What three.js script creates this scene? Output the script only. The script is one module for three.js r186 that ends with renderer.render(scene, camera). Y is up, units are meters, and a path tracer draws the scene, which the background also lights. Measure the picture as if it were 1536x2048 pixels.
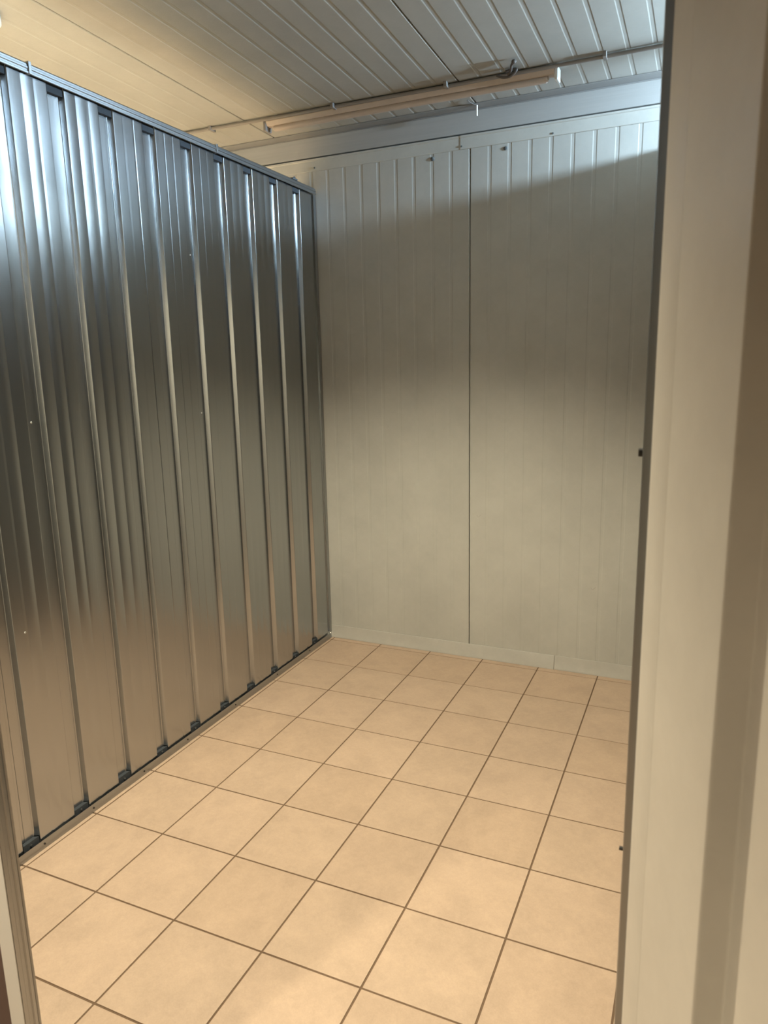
import * as THREE from 'three';
import { RectAreaLightUniformsLib } from 'three/addons/lights/RectAreaLightUniformsLib.js';
import { RoundedBoxGeometry } from 'three/addons/geometries/RoundedBoxGeometry.js';
import { toCreasedNormals, mergeGeometries } from 'three/addons/utils/BufferGeometryUtils.js';

// ---------------------------------------------------------------- camera, light, exposure
const scene = new THREE.Scene();
scene.background = new THREE.Color(0x000000);
const renderer = new THREE.WebGLRenderer({ antialias: true });
renderer.toneMapping = THREE.LinearToneMapping;
renderer.toneMappingExposure = 1.0;
renderer.shadowMap.enabled = true;
RectAreaLightUniformsLib.init();

const camera = new THREE.PerspectiveCamera(2 * Math.atan(1024 / 1433.064) * 180 / Math.PI, 0.75, 0.05, 60);
camera.position.set(2.1056, 1.7082, 3.8325);
camera.rotation.set(-0.19903, 0.42127, -0.02205, 'YXZ');
camera.focus = 3.9;
camera.userData.fStop = 8;
scene.add(camera);

const WARM = new THREE.Color().setRGB(1.0, 0.89, 0.66);
const COOL = new THREE.Color().setRGB(0.57, 0.79, 1.0);
const UNIT_POWER = 37.5;          // downlight on the ceiling inside the unit, just out of the frame, candela
const BAY_POWER = 195;          // downlight over the neighbouring bay on the left, candela
const CORRIDOR_POWER = 27;      // downlight over the corridor, candela
const COOL_POWER = 13.5;        // each of three points along the lit batten on the right, candela

// ---------------------------------------------------------------- helpers
let seed = 7;
const rnd = () => { seed = (seed * 1664525 + 1013904223) % 4294967296; return seed / 4294967296; };
const names = new Map();
function numbered(n) { const k = names.get(n) ?? 0; names.set(n, k + 1); return k ? n + '_' + String(k).padStart(3, '0') : n; }
function mesh(name, geo, mat, parent) {
  const m = new THREE.Mesh(geo, mat);
  m.name = parent ? name : numbered(name);
  m.castShadow = m.receiveShadow = true;
  (parent ?? scene).add(m);
  return m;
}
function group(name) { const g = new THREE.Group(); g.name = numbered(name); scene.add(g); return g; }
function tag(o, label, category, groupName) { o.userData.label = label; if (category) o.userData.category = category; if (groupName) o.userData.group = groupName; return o; }
function struct(o, label) { o.userData.kind = 'structure'; o.userData.label = label; return o; }
function box(x0, x1, y0, y1, z0, z1) {
  const g = new THREE.BoxGeometry(x1 - x0, y1 - y0, z1 - z0);
  g.translate((x0 + x1) / 2, (y0 + y1) / 2, (z0 + z1) / 2);
  return g;
}
function rbox(x0, x1, y0, y1, z0, z1, r = 0.002, s = 2) {
  const g = new RoundedBoxGeometry(x1 - x0, y1 - y0, z1 - z0, s, Math.min(r, (x1 - x0) / 2.01, (y1 - y0) / 2.01, (z1 - z0) / 2.01));
  g.translate((x0 + x1) / 2, (y0 + y1) / 2, (z0 + z1) / 2);
  return g;
}
// rounds the inner corners of an open polyline
function fillet(p, r, n = 3) {
  const out = [p[0]];
  for (let i = 1; i < p.length - 1; i++) {
    const A = p[i - 1], B = p[i], C = p[i + 1];
    const a = [A[0] - B[0], A[1] - B[1]], c = [C[0] - B[0], C[1] - B[1]];
    const la = Math.hypot(...a), lc = Math.hypot(...c);
    const cos = (a[0] * c[0] + a[1] * c[1]) / (la * lc);
    const turn = Math.PI - Math.acos(Math.max(-1, Math.min(1, cos)));
    if (turn < 0.05) { out.push(B); continue; }
    const t = Math.min(r * Math.tan(turn / 2), 0.45 * la, 0.45 * lc);
    const e = t + 0.0012;             // support points keep the flats flat
    if (e < 0.48 * la) out.push([B[0] + a[0] / la * e, B[1] + a[1] / la * e]);
    const P = [B[0] + a[0] / la * t, B[1] + a[1] / la * t], Q = [B[0] + c[0] / lc * t, B[1] + c[1] / lc * t];
    for (let k = 0; k <= n; k++) {
      const u = k / n, v = 1 - u;
      out.push([v * v * P[0] + 2 * u * v * B[0] + u * u * Q[0], v * v * P[1] + 2 * u * v * B[1] + u * u * Q[1]]);
    }
    if (e < 0.48 * lc) out.push([B[0] + c[0] / lc * e, B[1] + c[1] / lc * e]);
  }
  out.push(p[p.length - 1]);
  return out;
}
// a sheet of thickness t along an open polyline, closed into a polygon
function thick(p, t) {
  const off = p.map((_, i) => {
    const A = p[Math.max(0, i - 1)], B = p[Math.min(p.length - 1, i + 1)];
    const d = [B[0] - A[0], B[1] - A[1]], l = Math.hypot(...d) || 1;
    return [p[i][0] - d[1] / l * t, p[i][1] + d[0] / l * t];
  });
  return p.concat(off.reverse());
}
const AX = { x: (a, b, t) => [t, b, a], y: (a, b, t) => [a, t, b], z: (a, b, t) => [a, b, t] };
// prism over a closed polygon; x: (z,y) section, y: (x,z) section, z: (x,y) section
function prism(poly, axis, t0, t1, crease = 0.6) {
  const f = AX[axis], pos = [], uv = [];
  const n = poly.length;
  let s = 0;
  const area = THREE.ShapeUtils.area(poly.map(p => new THREE.Vector2(...p)));
  let flip = area < 0;
  if (axis !== 'z') flip = !flip;
  const tri = (A, B, C, ua, ub, uc) => { const v = flip ? [A, C, B] : [A, B, C], w = flip ? [ua, uc, ub] : [ua, ub, uc]; v.forEach(q => pos.push(...q)); w.forEach(q => uv.push(...q)); };
  for (let i = 0; i < n; i++) {
    const A = poly[i], B = poly[(i + 1) % n], l = Math.hypot(B[0] - A[0], B[1] - A[1]);
    const a0 = f(...A, t0), b0 = f(...B, t0), a1 = f(...A, t1), b1 = f(...B, t1);
    tri(a0, b0, b1, [s, t0], [s + l, t0], [s + l, t1]);
    tri(a0, b1, a1, [s, t0], [s + l, t1], [s, t1]);
    s += l;
  }
  const idx = THREE.ShapeUtils.triangulateShape(poly.map(p => new THREE.Vector2(...p)), []);
  for (const [i, j, k] of idx) {
    const ccw = THREE.ShapeUtils.area([i, j, k].map(q => new THREE.Vector2(...poly[q]))) > 0;
    const t = (ccw === (area > 0)) ? [i, j, k] : [i, k, j];
    const [P, Q, R] = t.map(q => poly[q]);
    tri(f(...P, t1), f(...Q, t1), f(...R, t1), P, Q, R);
    tri(f(...P, t0), f(...R, t0), f(...Q, t0), P, R, Q);
  }
  const g = new THREE.BufferGeometry();
  g.setAttribute('position', new THREE.Float32BufferAttribute(pos, 3));
  g.setAttribute('uv', new THREE.Float32BufferAttribute(uv, 2));
  return toCreasedNormals(g, crease);
}
function tube(points, r, seg = 24, rad = 8) {
  return new THREE.TubeGeometry(new THREE.CatmullRomCurve3(points.map(p => new THREE.Vector3(...p))), seg, r, rad, false);
}
function cyl(r, h, axis = 'y', n = 14) {
  const g = new THREE.CylinderGeometry(r, r, h, n);
  if (axis === 'x') g.rotateZ(Math.PI / 2);
  if (axis === 'z') g.rotateX(Math.PI / 2);
  return g;
}
const at = (g, x, y, z) => g.translate(x, y, z);

// ---------------------------------------------------------------- procedural textures
function lattice(n, m) { const a = new Float32Array(n * m); for (let i = 0; i < a.length; i++) a[i] = rnd(); return a; }
function noiseTex(size, octaves, shade, srgb) {      // octaves: [cellsX, cellsY, weight], tileable
  const L = octaves.map(([n, m]) => lattice(n, m));
  const W = octaves.reduce((s, o) => s + o[2], 0);
  const data = new Uint8Array(size * size * 4);
  for (let y = 0; y < size; y++) for (let x = 0; x < size; x++) {
    let v = 0;
    octaves.forEach(([n, m, w], k) => {
      const fx = x / size * n, fy = y / size * m, ix = Math.floor(fx), iy = Math.floor(fy);
      let u = fx - ix, t = fy - iy; u = u * u * (3 - 2 * u); t = t * t * (3 - 2 * t);
      const g = (i, j) => L[k][((iy + j) % m) * n + (ix + i) % n];
      v += w * ((g(0, 0) * (1 - u) + g(1, 0) * u) * (1 - t) + (g(0, 1) * (1 - u) + g(1, 1) * u) * t);
    });
    const c = shade(v / W);
    const o = (y * size + x) * 4;
    data[o] = c[0]; data[o + 1] = c[1]; data[o + 2] = c[2]; data[o + 3] = 255;
  }
  const t = new THREE.DataTexture(data, size, size, THREE.RGBAFormat);
  t.wrapS = t.wrapT = THREE.RepeatWrapping; t.magFilter = THREE.LinearFilter; t.minFilter = THREE.LinearMipmapLinearFilter; t.generateMipmaps = true;
  if (srgb) t.colorSpace = THREE.SRGBColorSpace;
  t.needsUpdate = true;
  return t;
}
function rep(t, x, y = x) { const c = t.clone(); c.repeat.set(x, y); c.needsUpdate = true; return c; }
const clamp = v => Math.max(0, Math.min(255, Math.round(v)));
const grey = (lo, hi) => v => { const c = clamp(lo + (hi - lo) * v); return [c, c, c]; };
const tileTex = noiseTex(512, [[6, 6, 1.2], [18, 18, 0.9], [64, 64, 0.7], [256, 256, 0.9]], v => { const k = 0.915 + 0.15 * v; return [clamp(243 * k), clamp(239 * k), clamp(234 * k)]; }, true);
const dustTex = noiseTex(512, [[5, 5, 1], [17, 17, 0.7], [61, 61, 0.4], [200, 200, 0.25]], v => { const k = 0.93 + 0.09 * v; return [clamp(252 * k), clamp(251 * k), clamp(248 * k)]; }, true);
const fineTex = noiseTex(256, [[32, 32, 1], [128, 128, 1]], grey(60, 200));
const streakTex = noiseTex(512, [[96, 3, 1], [33, 5, 0.8], [256, 24, 0.5], [8, 6, 0.6]], grey(0, 255));
const streakRough = noiseTex(512, [[96, 3, 1], [33, 5, 0.8], [12, 8, 0.8], [256, 256, 0.35]], grey(150, 200));
const waveTex = noiseTex(256, [[4, 2, 1], [9, 4, 0.45]], grey(0, 255));

const lin = (r, g, b) => new THREE.Color().setRGB(r, g, b);
const M = {};
M.tiles = [[0.515, 0.388, 0.29], [0.525, 0.398, 0.30], [0.506, 0.38, 0.281], [0.518, 0.394, 0.296]].map(c => new THREE.MeshStandardMaterial({ color: lin(...c), map: rep(tileTex, 1.3), roughness: 0.5, bumpMap: rep(fineTex, 6), bumpScale: 0.0004 }));
M.grout = new THREE.MeshStandardMaterial({ color: lin(0.16, 0.105, 0.065), map: rep(tileTex, 4), roughness: 0.95 });
M.panel = new THREE.MeshPhysicalMaterial({ color: lin(0.49, 0.49, 0.46), map: rep(dustTex, 0.7), roughness: 0.42, bumpMap: rep(fineTex, 4), bumpScale: 0.0002 });
M.ceil = new THREE.MeshPhysicalMaterial({ color: lin(0.43, 0.425, 0.395), map: rep(dustTex, 0.6), roughness: 0.5, bumpMap: rep(fineTex, 4), bumpScale: 0.0002 });
M.trim = new THREE.MeshPhysicalMaterial({ color: lin(0.52, 0.52, 0.485), map: rep(dustTex, 1.1), roughness: 0.4 });
M.band = new THREE.MeshPhysicalMaterial({ color: lin(0.42, 0.42, 0.41), map: rep(dustTex, 0.9), roughness: 0.45 });
M.angle = new THREE.MeshPhysicalMaterial({ color: lin(0.27, 0.27, 0.265), map: rep(dustTex, 1.5), roughness: 0.4 });
M.base = new THREE.MeshPhysicalMaterial({ color: lin(0.47, 0.455, 0.42), map: rep(dustTex, 1.7), roughness: 0.45 });
M.clad = new THREE.MeshPhysicalMaterial({ color: lin(0.57, 0.535, 0.485), map: rep(dustTex, 0.9), roughness: 0.4 });
M.plate = new THREE.MeshPhysicalMaterial({ color: lin(0.82, 0.79, 0.74), roughness: 0.45 });
M.galv = new THREE.MeshPhysicalMaterial({ color: lin(0.45, 0.465, 0.475), metalness: 1, roughness: 0.36, roughnessMap: rep(streakRough, 1.6, 0.35), bumpMap: rep(waveTex, 1.1, 0.35), bumpScale: 0.00015 });
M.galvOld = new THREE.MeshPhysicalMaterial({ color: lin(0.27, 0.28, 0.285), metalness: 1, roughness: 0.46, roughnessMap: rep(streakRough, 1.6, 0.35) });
M.galv2 = new THREE.MeshPhysicalMaterial({ color: lin(0.40, 0.415, 0.425), metalness: 1, roughness: 0.5, roughnessMap: rep(streakRough, 2.2, 0.5) });
M.foam = new THREE.MeshStandardMaterial({ color: lin(0.035, 0.042, 0.05), roughness: 0.85, bumpMap: rep(fineTex, 10), bumpScale: 0.001 });
M.core = new THREE.MeshStandardMaterial({ color: lin(0.10, 0.085, 0.06), roughness: 0.9 });
M.screw = new THREE.MeshStandardMaterial({ color: lin(0.7, 0.7, 0.7), metalness: 1, roughness: 0.3 });
M.dark = new THREE.MeshStandardMaterial({ color: lin(0.03, 0.027, 0.024), roughness: 0.7 });
M.plug = new THREE.MeshStandardMaterial({ color: lin(0.10, 0.11, 0.11), roughness: 0.85 });
M.lampBody = new THREE.MeshPhysicalMaterial({ color: lin(0.60, 0.52, 0.46), map: rep(dustTex, 2), roughness: 0.4 });
M.lampCap = new THREE.MeshPhysicalMaterial({ color: lin(0.78, 0.78, 0.74), roughness: 0.3 });
M.conduit = new THREE.MeshStandardMaterial({ color: lin(0.26, 0.24, 0.22), roughness: 0.55 });
M.wire = new THREE.MeshStandardMaterial({ color: lin(0.10, 0.085, 0.075), roughness: 0.6 });
M.outer = new THREE.MeshStandardMaterial({ color: lin(0.5, 0.49, 0.45), map: rep(dustTex, 0.5), roughness: 0.6 });
M.mauve = new THREE.MeshStandardMaterial({ color: lin(0.15, 0.10, 0.09), map: rep(tileTex, 2.3), roughness: 0.6 });
M.glowWarm = new THREE.MeshStandardMaterial({ color: 0xffffff, emissive: WARM, emissiveIntensity: 2.5, roughness: 0.6 });
M.glowCool = new THREE.MeshStandardMaterial({ color: 0xffffff, emissive: COOL, emissiveIntensity: 4, roughness: 0.6 });

// ---------------------------------------------------------------- dimensions
const T = 0.33;                       // tile pitch
const ZB = -0.05;                     // face of the rear wall
const XL = -0.03, XR = 2.085;         // faces of the two metal partitions
const ZF = 2.98;                      // front of the unit
const PT = 2.69;                      // underside of the partitions' top rail
const SLOPE = 0.03;                   // the ceiling climbs towards the corridor
const ceilY = z => 3.006 + SLOPE * (z - 0.02);
const XA = -2.35, XE = 5.2, ZE = 6.4; // building shell

// ---------------------------------------------------------------- floor with separate tiles
{
  const f = struct(group('floor'), 'beige square ceramic floor tiles with narrow dark grout joints');
  mesh('grout_bed', box(XL - 0.08, XR + 0.08, -0.06, -0.0022, ZB - 0.1, ZE), M.grout, f);
  const J = 0.0029;                   // half joint
  const variants = [];
  function tileGeo(w, d, k) {
    const g = new RoundedBoxGeometry(w, 0.012, d, 1, 0.0012);
    const p = g.attributes.position, uv = [];
    for (let i = 0; i < p.count; i++) uv.push(p.getX(i) + k * 0.173, p.getZ(i) + k * 0.291);
    g.setAttribute('uv', new THREE.Float32BufferAttribute(uv, 2));
    return g;
  }
  for (let k = 0; k < 6; k++) variants.push(tileGeo(T - 2 * J, T - 2 * J, k));
  const xs = [-0.098, 0]; for (let i = 1; i <= 6; i++) xs.push(i * T); xs.push(XR + 0.07);
  const zs = [ZB - 0.02, 0]; for (let j = 1; j <= 18; j++) zs.push(j * T); zs.push(ZE);
  let n = 0;
  for (let i = 0; i < xs.length - 1; i++) for (let j = 0; j < zs.length - 1; j++) {
    const w = xs[i + 1] - xs[i], d = zs[j + 1] - zs[j], full = Math.abs(w - T) < 1e-6 && Math.abs(d - T) < 1e-6;
    const k = Math.floor(rnd() * 6), m = M.tiles[Math.floor(rnd() * 4)];
    const t = mesh('tile', full ? variants[k] : tileGeo(w - 2 * J, d - 2 * J, n++), m, f);
    t.position.set((xs[i] + xs[i + 1]) / 2, -0.006 + (rnd() - 0.5) * 0.0006, (zs[j] + zs[j + 1]) / 2);
    if (full) t.rotation.y = Math.floor(rnd() * 4) * Math.PI / 2;
  }
  // floors of the neighbouring bays and the rest of the corridor, out of sight
  struct(mesh('floor_bay', box(XA, XL - 0.081, -0.06, 0, ZB - 0.1, ZE), M.tiles[0]), 'beige floor beyond the left partition');
  struct(mesh('floor_bay', box(XR + 0.081, XE, -0.06, 0, ZB - 0.1, ZE), M.tiles[0]), 'beige floor beyond the right partition');
}

// ---------------------------------------------------------------- grooved sandwich panels (rear wall, ceiling)
// front profile from a0 to a1 with shallow flat-bottomed grooves at the given places
function grooved(a0, a1, places, w = 0.022, d = 0.0009, s = 0.005) {
  const p = [[a0, -0.003], [a0 + 0.004, 0]];
  for (const c of places) if (c - w / 2 > a0 + 0.01 && c + w / 2 < a1 - 0.01) p.push([c - w / 2, 0], [c - w / 2 + s, -d], [c + w / 2 - s, -d], [c + w / 2, 0]);
  p.push([a1 - 0.004, 0], [a1, -0.003]);
  return p;
}
{
  const wall = struct(group('wall_back'), 'off-white rear wall of vertical grooved sandwich panels');
  mesh('core', box(XA, XE, -0.1, 3.3, -0.25, ZB - 0.06), M.core, wall);
  const P = 0.1055, W = 11 * P;
  for (let k = -2; k <= 3; k++) {
    const a0 = 0.903 + k * W + 0.0022, a1 = 0.903 + (k + 1) * W - 0.0022;
    if (a1 > XE + 1 || a0 < XA - 1) continue;
    const c = []; for (let i = 1; i < 11; i++) c.push(0.903 + k * W + i * P);
    const x0 = Math.max(a0, XA + 0.002), x1 = Math.min(a1, XE - 0.002);
    const poly = grooved(x0, x1, c).map(([a, b]) => [a, ZB + b]).concat([[x1, ZB - 0.058], [x0, ZB - 0.058]]);
    mesh('panel', prism(poly, 'y', 0.004, 2.884, 0.05), M.panel, wall);
  }
  // pale band between the wall cover strip and the ceiling angle
  mesh('upper_band', rbox(XA + 0.01, XE - 0.01, 2.893, 3.03, ZB - 0.055, ZB + 0.002, 0.003), M.band, wall);
  // rusty-dark plugged holes and screws near the top, small scuffs lower down
  for (const [x, y, r] of [[0.695, 2.793, 0.011], [1.092, 2.793, 0.010]]) {
    const g = new THREE.SphereGeometry(r, 10, 8); g.scale(1.1, 0.95, 0.35);
    mesh('hole_plug', at(g, x, y, ZB + 0.001), M.plug, wall);
  }
  for (const [x, y] of [[0.4, 1.352], [0.96, 0.862], [1.606, 0.498]]) {
    mesh('scuff', tube([[x - 0.012, y + 0.006, ZB + 0.0004], [x - 0.004, y - 0.005, ZB + 0.0006], [x + 0.012, y + 0.01, ZB + 0.0004]], 0.0011, 10, 5), M.base, wall);
  }
  // top cover angle, two lengths butted at x = 0.855
  const trim = struct(group('trim_1'), 'off-white folded cover strip along the top of the rear wall');
  const sec = t => [[ZB - 0.0005, 2.817], [ZB + t, 2.817], [ZB + t + 0.0012, 2.821], [ZB + t, 2.8725], [ZB + t + 0.004, 2.8755], [ZB + t + 0.004, 2.884], [ZB - 0.0005, 2.884]];
  mesh('strip', prism(sec(0.0030), 'x', XA + 0.01, 0.872, 0.3), M.trim, trim);
  mesh('strip', prism(sec(0.0045), 'x', 0.852, XE - 0.01, 0.3), M.trim, trim);
  for (const [x, y] of [[0.858, 2.832], [1.332, 2.829], [-0.02, 2.835], [1.85, 2.832]]) mesh('screw', at(cyl(0.0045, 0.004, 'z', 10), x, y, ZB + 0.006), M.plug, trim);
  // angle under the ceiling: a horizontal leg 7 cm deep
  const ang = struct(group('trim_2'), 'grey metal angle closing the joint between rear wall and ceiling');
  mesh('horizontal_leg', rbox(XA + 0.01, XE - 0.01, 3.0, 3.0055, ZB + 0.001, 0.026, 0.0012), M.angle, ang);
  mesh('vertical_leg', rbox(XA + 0.01, XE - 0.01, 2.994, 3.0, ZB + 0.001, ZB + 0.006, 0.001), M.angle, ang);
  // base strip on the floor, two lengths butted at x = 1.407
  const base = struct(group('baseboard_back'), 'low off-white base strip at the foot of the rear wall');
  const bs = t => [[ZB - 0.0005, 0.082], [ZB + t, 0.082], [ZB + t + 0.001, 0.08], [ZB + t + 0.001, 0.018], [ZB + t + 0.004, 0.011], [ZB + 0.007 + t, 0.003], [ZB + 0.007 + t, 0.0005], [ZB - 0.0005, 0.0005]];
  mesh('strip', prism(bs(0.0035), 'x', XL - 0.04, 1.4065, 0.5), M.base, base);
  mesh('strip', prism(bs(0.0015), 'x', 1.4085, XR + 0.02, 0.5), M.base, base);
}
{
  const c = struct(group('ceiling'), 'off-white ceiling of grooved sandwich panels running away from the door');
  const P = 0.1085, W = 11 * P, X0 = 0.955;
  const tilt = o => { o.rotation.x = -Math.atan(SLOPE); o.position.set(0, ceilY(0.02), 0.02); };
  for (let k = -3; k <= 3; k++) {
    const a0 = X0 + k * W + 0.002, a1 = X0 + (k + 1) * W - 0.002;
    const x0 = Math.max(a0, XA), x1 = Math.min(a1, XE);
    if (x1 - x0 < 0.05) continue;
    const g = []; for (let i = 1; i < 11; i++) g.push(X0 + k * W + i * P);
    const poly = grooved(x0, x1, g).map(([a, b]) => [a, -b]).concat([[x1, 0.06], [x0, 0.06]]);
    tilt(mesh('panel', prism(poly, 'z', -0.06, ZE - 0.02, 0.05), M.ceil, c));
  }
  tilt(mesh('core', box(XA - 0.1, XE + 0.1, 0.0605, 0.12, -0.2, ZE + 0.2), M.core, c));
}

// ---------------------------------------------------------------- galvanised trapezoidal partitions
const PITCH = 0.2325, Z0 = 0.160, RIBS = [];
for (let k = -1; k <= 12; k++) RIBS.push(Z0 + k * PITCH);
const OPEN = 0.0375, BOT = 0.0285, DEEP = 0.021;
// s = +1: face looks to +x; the grooves sink to -x
function sheetProfile(i0, i1, zmin, zmax, lift) {
  const p = [];
  const push = (z, x) => { if (z >= zmin - 1e-6 && z <= zmax + 1e-6) p.push([x + lift, z]); };
  for (let k = i0; k <= i1; k++) {
    const c = RIBS[k];
    if (k === i0) { push(c - 0.012, -DEEP); } else { push(c - OPEN, 0); push(c - BOT, -DEEP); }
    if (k < i1) {
      push(c + BOT, -DEEP); push(c + OPEN, 0);
      const m = c + PITCH / 2;
      for (const q of [m - 0.027, m + 0.027]) { push(q - 0.006, 0); push(q - 0.002, -0.0008); push(q + 0.002, -0.0008); push(q + 0.006, 0); }
    } else push(c + 0.012, -DEEP);
  }
  return p;
}
function partition(name, x, s, label, sheetMat) {
  const w = struct(group(name), label);
  const put = (n, g, m, par) => mesh(n, g, m, par ?? w);
  const X = v => x + s * v;
  const spans = [[0, 1], [1, 4], [4, 7], [7, 10], [10, 13]];
  spans.forEach(([a, b], n) => {
    let pts = sheetProfile(a, b, ZB + 0.012, ZF - 0.04, n % 2 ? 0.0012 : 0);
    pts = fillet(pts, 0.0035, 4).map(([u, z]) => [X(u), z]);
    put('sheet', prism(thick(pts, 0.0009 * s), 'y', 0.006, PT + 0.018, 0.4), sheetMat);
  });
  // top rail: channel with stepped front flange
  const rail = [[-0.078, PT], [-0.078, PT + 0.034], [0.010, PT + 0.034], [0.0118, PT + 0.030], [0.0118, PT + 0.024], [0.0145, PT + 0.022], [0.0145, PT + 0.016], [0.0125, PT + 0.014], [0.0125, PT + 0.008], [0.0150, PT + 0.006], [0.0150, PT + 0.001], [0.0135, PT - 0.001],
    [0.0115, PT], [0.0105, PT + 0.0315], [-0.0765, PT + 0.0315], [-0.0765, PT]].map(([u, y]) => [X(u), y]);
  const cuts = [ZB + 0.008, 0.885, 1.9, ZF - 0.04];
  for (let i = 0; i < 3; i++) {
    const r = put('top_rail', prism(rail, 'z', cuts[i] + (i ? 0.0008 : 0), cuts[i + 1] - 0.0008, 0.3), M.galv2);
    if (i) put('joint_clip', rbox(...[X(-0.02), X(0.018)].sort((a, b) => a - b), PT + 0.0, PT + 0.039, cuts[i] - 0.006, cuts[i] + 0.006, 0.0015), M.galv2, r);
  }
  // floor track with a low front lip
  const track = [[-0.085, 0.0005], [-0.085, 0.034], [-0.0835, 0.034], [-0.0835, 0.002], [0.0105, 0.002], [0.0085, 0.033], [0.0100, 0.0335], [0.0128, 0.0005]].map(([u, y]) => [X(u), y]);
  const tr = put('floor_track', prism(track, 'z', ZB + 0.016, ZF - 0.04, 0.3), M.galv2);
  for (const z of [2.21, 1.975, 1.69, 1.40, 1.02, 0.62, 0.25]) put('screw', at(cyl(0.0038, 0.003, 'x', 8), X(0.0122), 0.018, z), M.dark, tr);
  // dark closure pieces in the ribs, head and foot
  for (const c of RIBS) {
    if (c - 0.04 < ZB || c + 0.04 > ZF - 0.05) continue;
    const plug = [[-DEEP + 0.0014, -0.0225], [-0.003, -0.0335], [-0.003, 0.0335], [-DEEP + 0.0014, 0.0225]].map(([u, z]) => [X(u), c + z]);
    const foot = put('rib_closure', prism(plug, 'y', 0.003, 0.040 + rnd() * 0.014, 0.2), M.foam);
    put('rivet', at(cyl(0.004, 0.004, 'x', 8), X(-0.002), 0.036, c + 0.002), M.screw, foot);
    put('rib_closure', prism(plug, 'y', PT - 0.024, PT + 0.02, 0.2), M.foam);
  }
  // slim corner channel against the rear wall
  const ch = [[-0.07, ZB + 0.004], [0.008, ZB + 0.004], [0.008, ZB + 0.030], [0.0065, ZB + 0.030], [0.0065, ZB + 0.0055], [-0.07, ZB + 0.0055]].map(([u, z]) => [X(u), z]);
  put('corner_channel', prism(ch, 'y', 0.036, PT - 0.001, 0.3), M.galv2);
  return w;
}
{
  const w = partition('wall_left', XL, 1, 'galvanised corrugated metal partition with deep vertical ribs on the left', M.galv);
  for (const [z, y] of [[2.045, 1.547], [2.172, 0.823], [1.114, 2.217], [1.113, 1.519]]) {
    const s = new THREE.SphereGeometry(0.0042, 10, 6); s.scale(0.6, 1, 1);
    mesh('screw', at(s, XL + 0.001, y, z), M.screw, w);
  }
  mesh('rail_bracket', mergeGeometries([rbox(XL - 0.02, XL + 0.017, PT + 0.032, PT + 0.040, 0.165, 0.215, 0.001), rbox(XL + 0.0, XL + 0.006, PT + 0.036, PT + 0.052, 0.168, 0.180, 0.001)]), M.plug, w);
  partition('wall_right', XR, -1, 'galvanised corrugated metal partition on the right, hidden behind the door jamb', M.galvOld);
}

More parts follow.
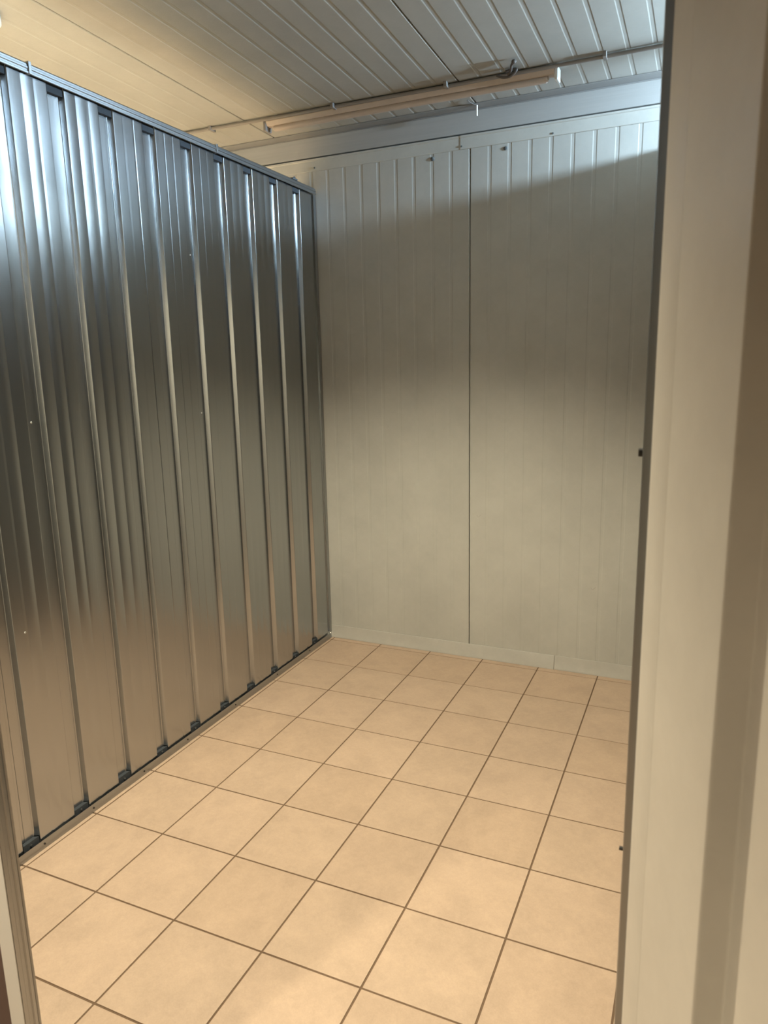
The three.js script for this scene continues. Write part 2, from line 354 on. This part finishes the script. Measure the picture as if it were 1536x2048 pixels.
// ---------------------------------------------------------------- front of the unit: wall, header, door frame, open leaf
// vertical cladding profile along x at z = ZF, sheet faces the corridor
function cladding(x0, x1, first, z) {
  const p = [[x0, z]];
  for (let x = first; x < x1 - 0.10; x += 0.24) p.push([x, z], [x + 0.007, z - 0.026], [x + 0.076, z - 0.026], [x + 0.083, z]);
  p.push([x1, z]);
  return fillet(p, 0.004, 4);
}
const HEAD = 2.60;                    // underside of the door header
{
  const w = struct(group('wall_front'), 'off-white ribbed metal front wall beside the door opening');
  mesh('cladding', prism(thick(cladding(2.115, XE - 0.01, 2.3, ZF), -0.001), 'y', 0.01, PT, 0.4), M.clad, w);
  mesh('cladding', prism(thick(cladding(XA + 0.01, 0.866, XA + 0.06, ZF), -0.001), 'y', 0.01, PT, 0.4), M.clad, w);
  mesh('core', box(2.115, XE - 0.01, 0.005, PT, ZF - 0.06, ZF - 0.03), M.outer, w);
  mesh('core', box(XA + 0.01, 0.80, 0.005, PT, ZF - 0.06, ZF - 0.03), M.outer, w);
  mesh('header', rbox(0.867, 2.114, HEAD, PT, ZF - 0.035, ZF - 0.001, 0.003), M.clad, w);
  mesh('top_rail', rbox(XA + 0.01, XE - 0.01, PT + 0.001, PT + 0.034, ZF - 0.065, ZF + 0.012, 0.002), M.galv2, w);

  const d = struct(group('door_1'), 'doorway frame of galvanised posts with a pale painted edge');
  const j = mesh('jamb_post', rbox(2.0405, 2.112, 0.002, HEAD - 0.001, ZF - 0.120, ZF - 0.052, 0.002), M.galv2, d);
  for (const y of [1.598, 1.045]) mesh('stop_pin', at(cyl(y > 1.3 ? 0.0052 : 0.0028, 0.010, 'x', 12), 2.0385, y, ZF - 0.085), M.dark, j);
  // left jamb: galvanised reveal with vertical beads, painted front edge
  const lf = [[0.870, ZF + 0.004], [0.870, ZF + 0.036], [0.9115, ZF + 0.036], [0.9120, ZF + 0.0355], [0.9120, ZF + 0.027], [0.9100, ZF + 0.025], [0.9100, ZF + 0.017], [0.9130, ZF + 0.015], [0.9130, ZF + 0.009], [0.9110, ZF + 0.007], [0.9150, ZF + 0.004]];
  const lj = mesh('jamb_post', prism(lf, 'y', 0.002, HEAD - 0.001, 0.3), M.galv2, d);
  mesh('front_plate', rbox(0.8705, 0.9110, 0.002, HEAD - 0.001, ZF + 0.0363, ZF + 0.0383, 0.0008), M.plate, lj);
  struct(mesh('trim_3', rbox(0.62, 0.868, 0.004, 2.4, ZF + 0.006, ZF + 0.034, 0.004), M.mauve), 'dark mauve facing board beside the left door post');

  // ribbed leaf standing open beside the camera, hinged on the right jamb
  const leaf = group('door_leaf');
  tag(leaf, 'off-white ribbed metal door leaf standing open along the right edge', 'door');
  leaf.position.set(2.0475, 0.012, ZF - 0.036);
  leaf.rotation.y = -(Math.PI / 2 - 0.345);     // local +x runs out towards the corridor, local +z faces the opening
  const W = 1.12, top = HEAD - 0.03;
  // stile at the hinge, slightly proud and chamfered
  mesh('hinge_stile', prism([[0, -0.006], [0.002, -0.0035], [0.072, 0.0008], [0.0765, 0.0], [0.0765, -0.030], [0, -0.030]].map(([a, b]) => [a, b]), 'y', 0, top, 0.3), M.clad, leaf);
  mesh('cladding', prism(thick(cladding(0.077, W, 0.245, 0), -0.0009), 'y', 0.004, top - 0.004, 0.4), M.clad, leaf);
  mesh('back_panel', box(0.077, W, 0.004, top - 0.004, -0.036, -0.0285), M.clad, leaf);
  mesh('lock_stile', rbox(W, W + 0.05, 0, top, -0.036, 0.006, 0.003), M.clad, leaf);
  for (const y of [0.3, 1.25, 2.2]) mesh('hinge', at(cyl(0.008, 0.1, 'y', 12), -0.004, y, -0.028), M.galv2, leaf);
}

// ---------------------------------------------------------------- building shell around the bays and the corridor
struct(mesh('wall_far_left', box(XA - 0.1, XA, -0.1, 3.3, -0.25, ZE + 0.1), M.outer), 'off-white end wall beyond the left bay');
struct(mesh('wall_far_right', box(XE, XE + 0.1, -0.1, 3.3, -0.25, ZE + 0.1), M.outer), 'off-white end wall beyond the right bay');
struct(mesh('wall_corridor', box(XA, XE, -0.1, 3.3, ZE, ZE + 0.1), M.outer), 'off-white corridor wall opposite the door');

// ---------------------------------------------------------------- lamps
function battenSection(w, h) {      // trapezoid housing under the ceiling, (z, y)
  return [[-w * 0.5, 0], [-w * 0.5, -h * 0.35], [-w * 0.36, -h * 0.92], [-w * 0.3, -h], [w * 0.3, -h], [w * 0.36, -h * 0.92], [w * 0.5, -h * 0.35], [w * 0.5, 0]];
}
{
  // unlit batten over the unit
  const g = group('ceiling_light');
  tag(g, 'unlit slim fluorescent batten lamp under the ceiling near the rear wall', 'lamp');
  const zc = 0.268, y = ceilY(zc) - 0.006;
  g.position.set(0, y, zc);
  mesh('housing', prism(battenSection(0.062, 0.030), 'x', -0.115, 1.40, 0.3), M.lampBody, g);
  const t = new THREE.CapsuleGeometry(0.0155, 1.43, 6, 14); t.rotateZ(Math.PI / 2);
  mesh('tube', at(t, 0.642, -0.040, 0), M.lampBody, g);
  mesh('end_cap', rbox(1.40, 1.418, -0.056, 0.0, -0.030, 0.030, 0.006, 3), M.lampCap, g);
  mesh('end_cap', rbox(-0.135, -0.115, -0.054, 0.0, -0.030, 0.030, 0.008, 3), M.conduit, g);
  // conduit beside it, along the whole ceiling
  const zz = 0.318, pts = [];
  for (let x = XA + 0.02; x < XE; x += 0.45) pts.push([x, ceilY(zz) - 0.011 - (rnd() * 0.003), zz - 0.012 * Math.sin(x * 1.3)]);
  const c = group('conduit');
  tag(c, 'thin grey cable conduit clipped along the ceiling beside the batten lamp', 'conduit');
  mesh('pipe', tube(pts, 0.0085, 90, 10), M.conduit, c);
  for (const x of [-0.45, 0.3, 0.9, 1.62]) mesh('saddle_clip', rbox(x - 0.008, x + 0.008, ceilY(zz) - 0.0225, ceilY(zz) + 0.0005, zz - 0.028, zz + 0.020, 0.002), M.conduit, c);
  // loose end of cable tied round the conduit
  const k = group('cable_tie');
  tag(k, 'twisted dark cable end tied to the conduit above the lamp', 'cable');
  const yy = ceilY(0.33);
  mesh('loop', tube([[1.150, yy - 0.02, 0.340], [1.18, yy - 0.034, 0.345], [1.215, yy - 0.036, 0.35], [1.245, yy - 0.02, 0.36], [1.235, yy - 0.008, 0.345], [1.19, yy - 0.010, 0.340]], 0.0058, 30, 8), M.wire, k);
  mesh('tail', tube([[1.205, yy - 0.030, 0.35], [1.222, yy - 0.020, 0.37], [1.232, yy - 0.012, 0.40], [1.248, yy - 0.010, 0.425]], 0.0060, 16, 8), M.wire, k);
  const tip = new THREE.SphereGeometry(0.0095, 12, 8); tip.scale(1.2, 1, 1);
  mesh('tip', at(tip, 1.250, yy - 0.010, 0.43), M.wire, k);
  // little hanger hook at the ceiling angle
  const h = group('hanger_hook');
  tag(h, 'small white pin hanging below the ceiling angle, with a dark wire', 'hook');
  mesh('pin', at(cyl(0.0045, 0.05, 'y', 10), 0.958, 2.972, 0.012), M.lampCap, h);
  mesh('wire', tube([[0.958, 2.998, 0.014], [0.948, 2.9985, 0.03], [0.935, 3.0, 0.065], [0.93, 3.003, 0.085]], 0.0026, 12, 6), M.wire, h);
}
// round surface downlights: the same fitting in the unit, the left bay and the corridor
function downlight(x, z, power, label) {
  const g = group('downlight');
  tag(g, label, 'lamp');
  const y = ceilY(z) - 0.006;
  g.position.set(x, y, z);
  const prof = [[0.0, -0.012], [0.075, -0.012], [0.078, -0.034], [0.092, -0.036], [0.098, -0.028], [0.098, 0], [0, 0]].map(p => new THREE.Vector2(...p));
  mesh('housing', new THREE.LatheGeometry(prof, 40), M.lampCap, g);
  mesh('diffuser', at(cyl(0.073, 0.008, 'y', 40), 0, -0.018, 0), M.glowWarm, g);
  const L = new THREE.SpotLight(WARM, power, 0, 60 * Math.PI / 180, 0.34, 2);
  L.position.set(x, y - 0.040, z); L.target.position.set(x, 0, z);
  L.castShadow = true; L.shadow.radius = 3.5;
  scene.add(L, L.target);
}
downlight(0.85, 2.05, UNIT_POWER, 'round warm downlight on the ceiling inside the unit, above the frame');
downlight(-0.50, 1.70, BAY_POWER, 'round warm downlight on the ceiling beyond the left partition, at the top left corner');
downlight(0.40, 4.50, CORRIDOR_POWER, 'round warm downlight on the corridor ceiling, behind the viewer');
{
  // lit cool batten over the right bay, in line with the unlit one
  const g = group('ceiling_light');
  tag(g, 'lit cool white batten lamp hanging over the right bay, out of the frame', 'lamp');
  const x0 = 2.72, x1 = 3.36, zc = 0.268, drop = 0.10, y = ceilY(zc) - drop;
  g.position.set(0, y, zc);
  mesh('housing', prism(battenSection(0.062, 0.030), 'x', x0, x1, 0.3), M.lampBody, g);
  for (const x of [x0 + 0.1, x1 - 0.1]) mesh('rod', at(cyl(0.004, drop - 0.004, 'y', 8), x, (drop - 0.004) / 2, 0), M.conduit, g);
  mesh('tube', at(cyl(0.013, x1 - x0 - 0.06, 'x', 16), (x0 + x1) / 2, -0.046, 0), M.glowCool, g);
  for (const x of [x0 + 0.02, x1 - 0.02]) mesh('end_cap', rbox(x - 0.012, x + 0.012, -0.066, -0.028, -0.02, 0.02, 0.004), M.lampCap, g);
  for (let i = 0; i < 3; i++) {
    const L = new THREE.PointLight(COOL, COOL_POWER, 0, 2);
    L.position.set(x0 + 0.10 + (x1 - x0 - 0.20) * i / 2, y - 0.082, zc);
    L.castShadow = true; L.shadow.radius = 1;
    scene.add(L);
  }
}

renderer.render(scene, camera);
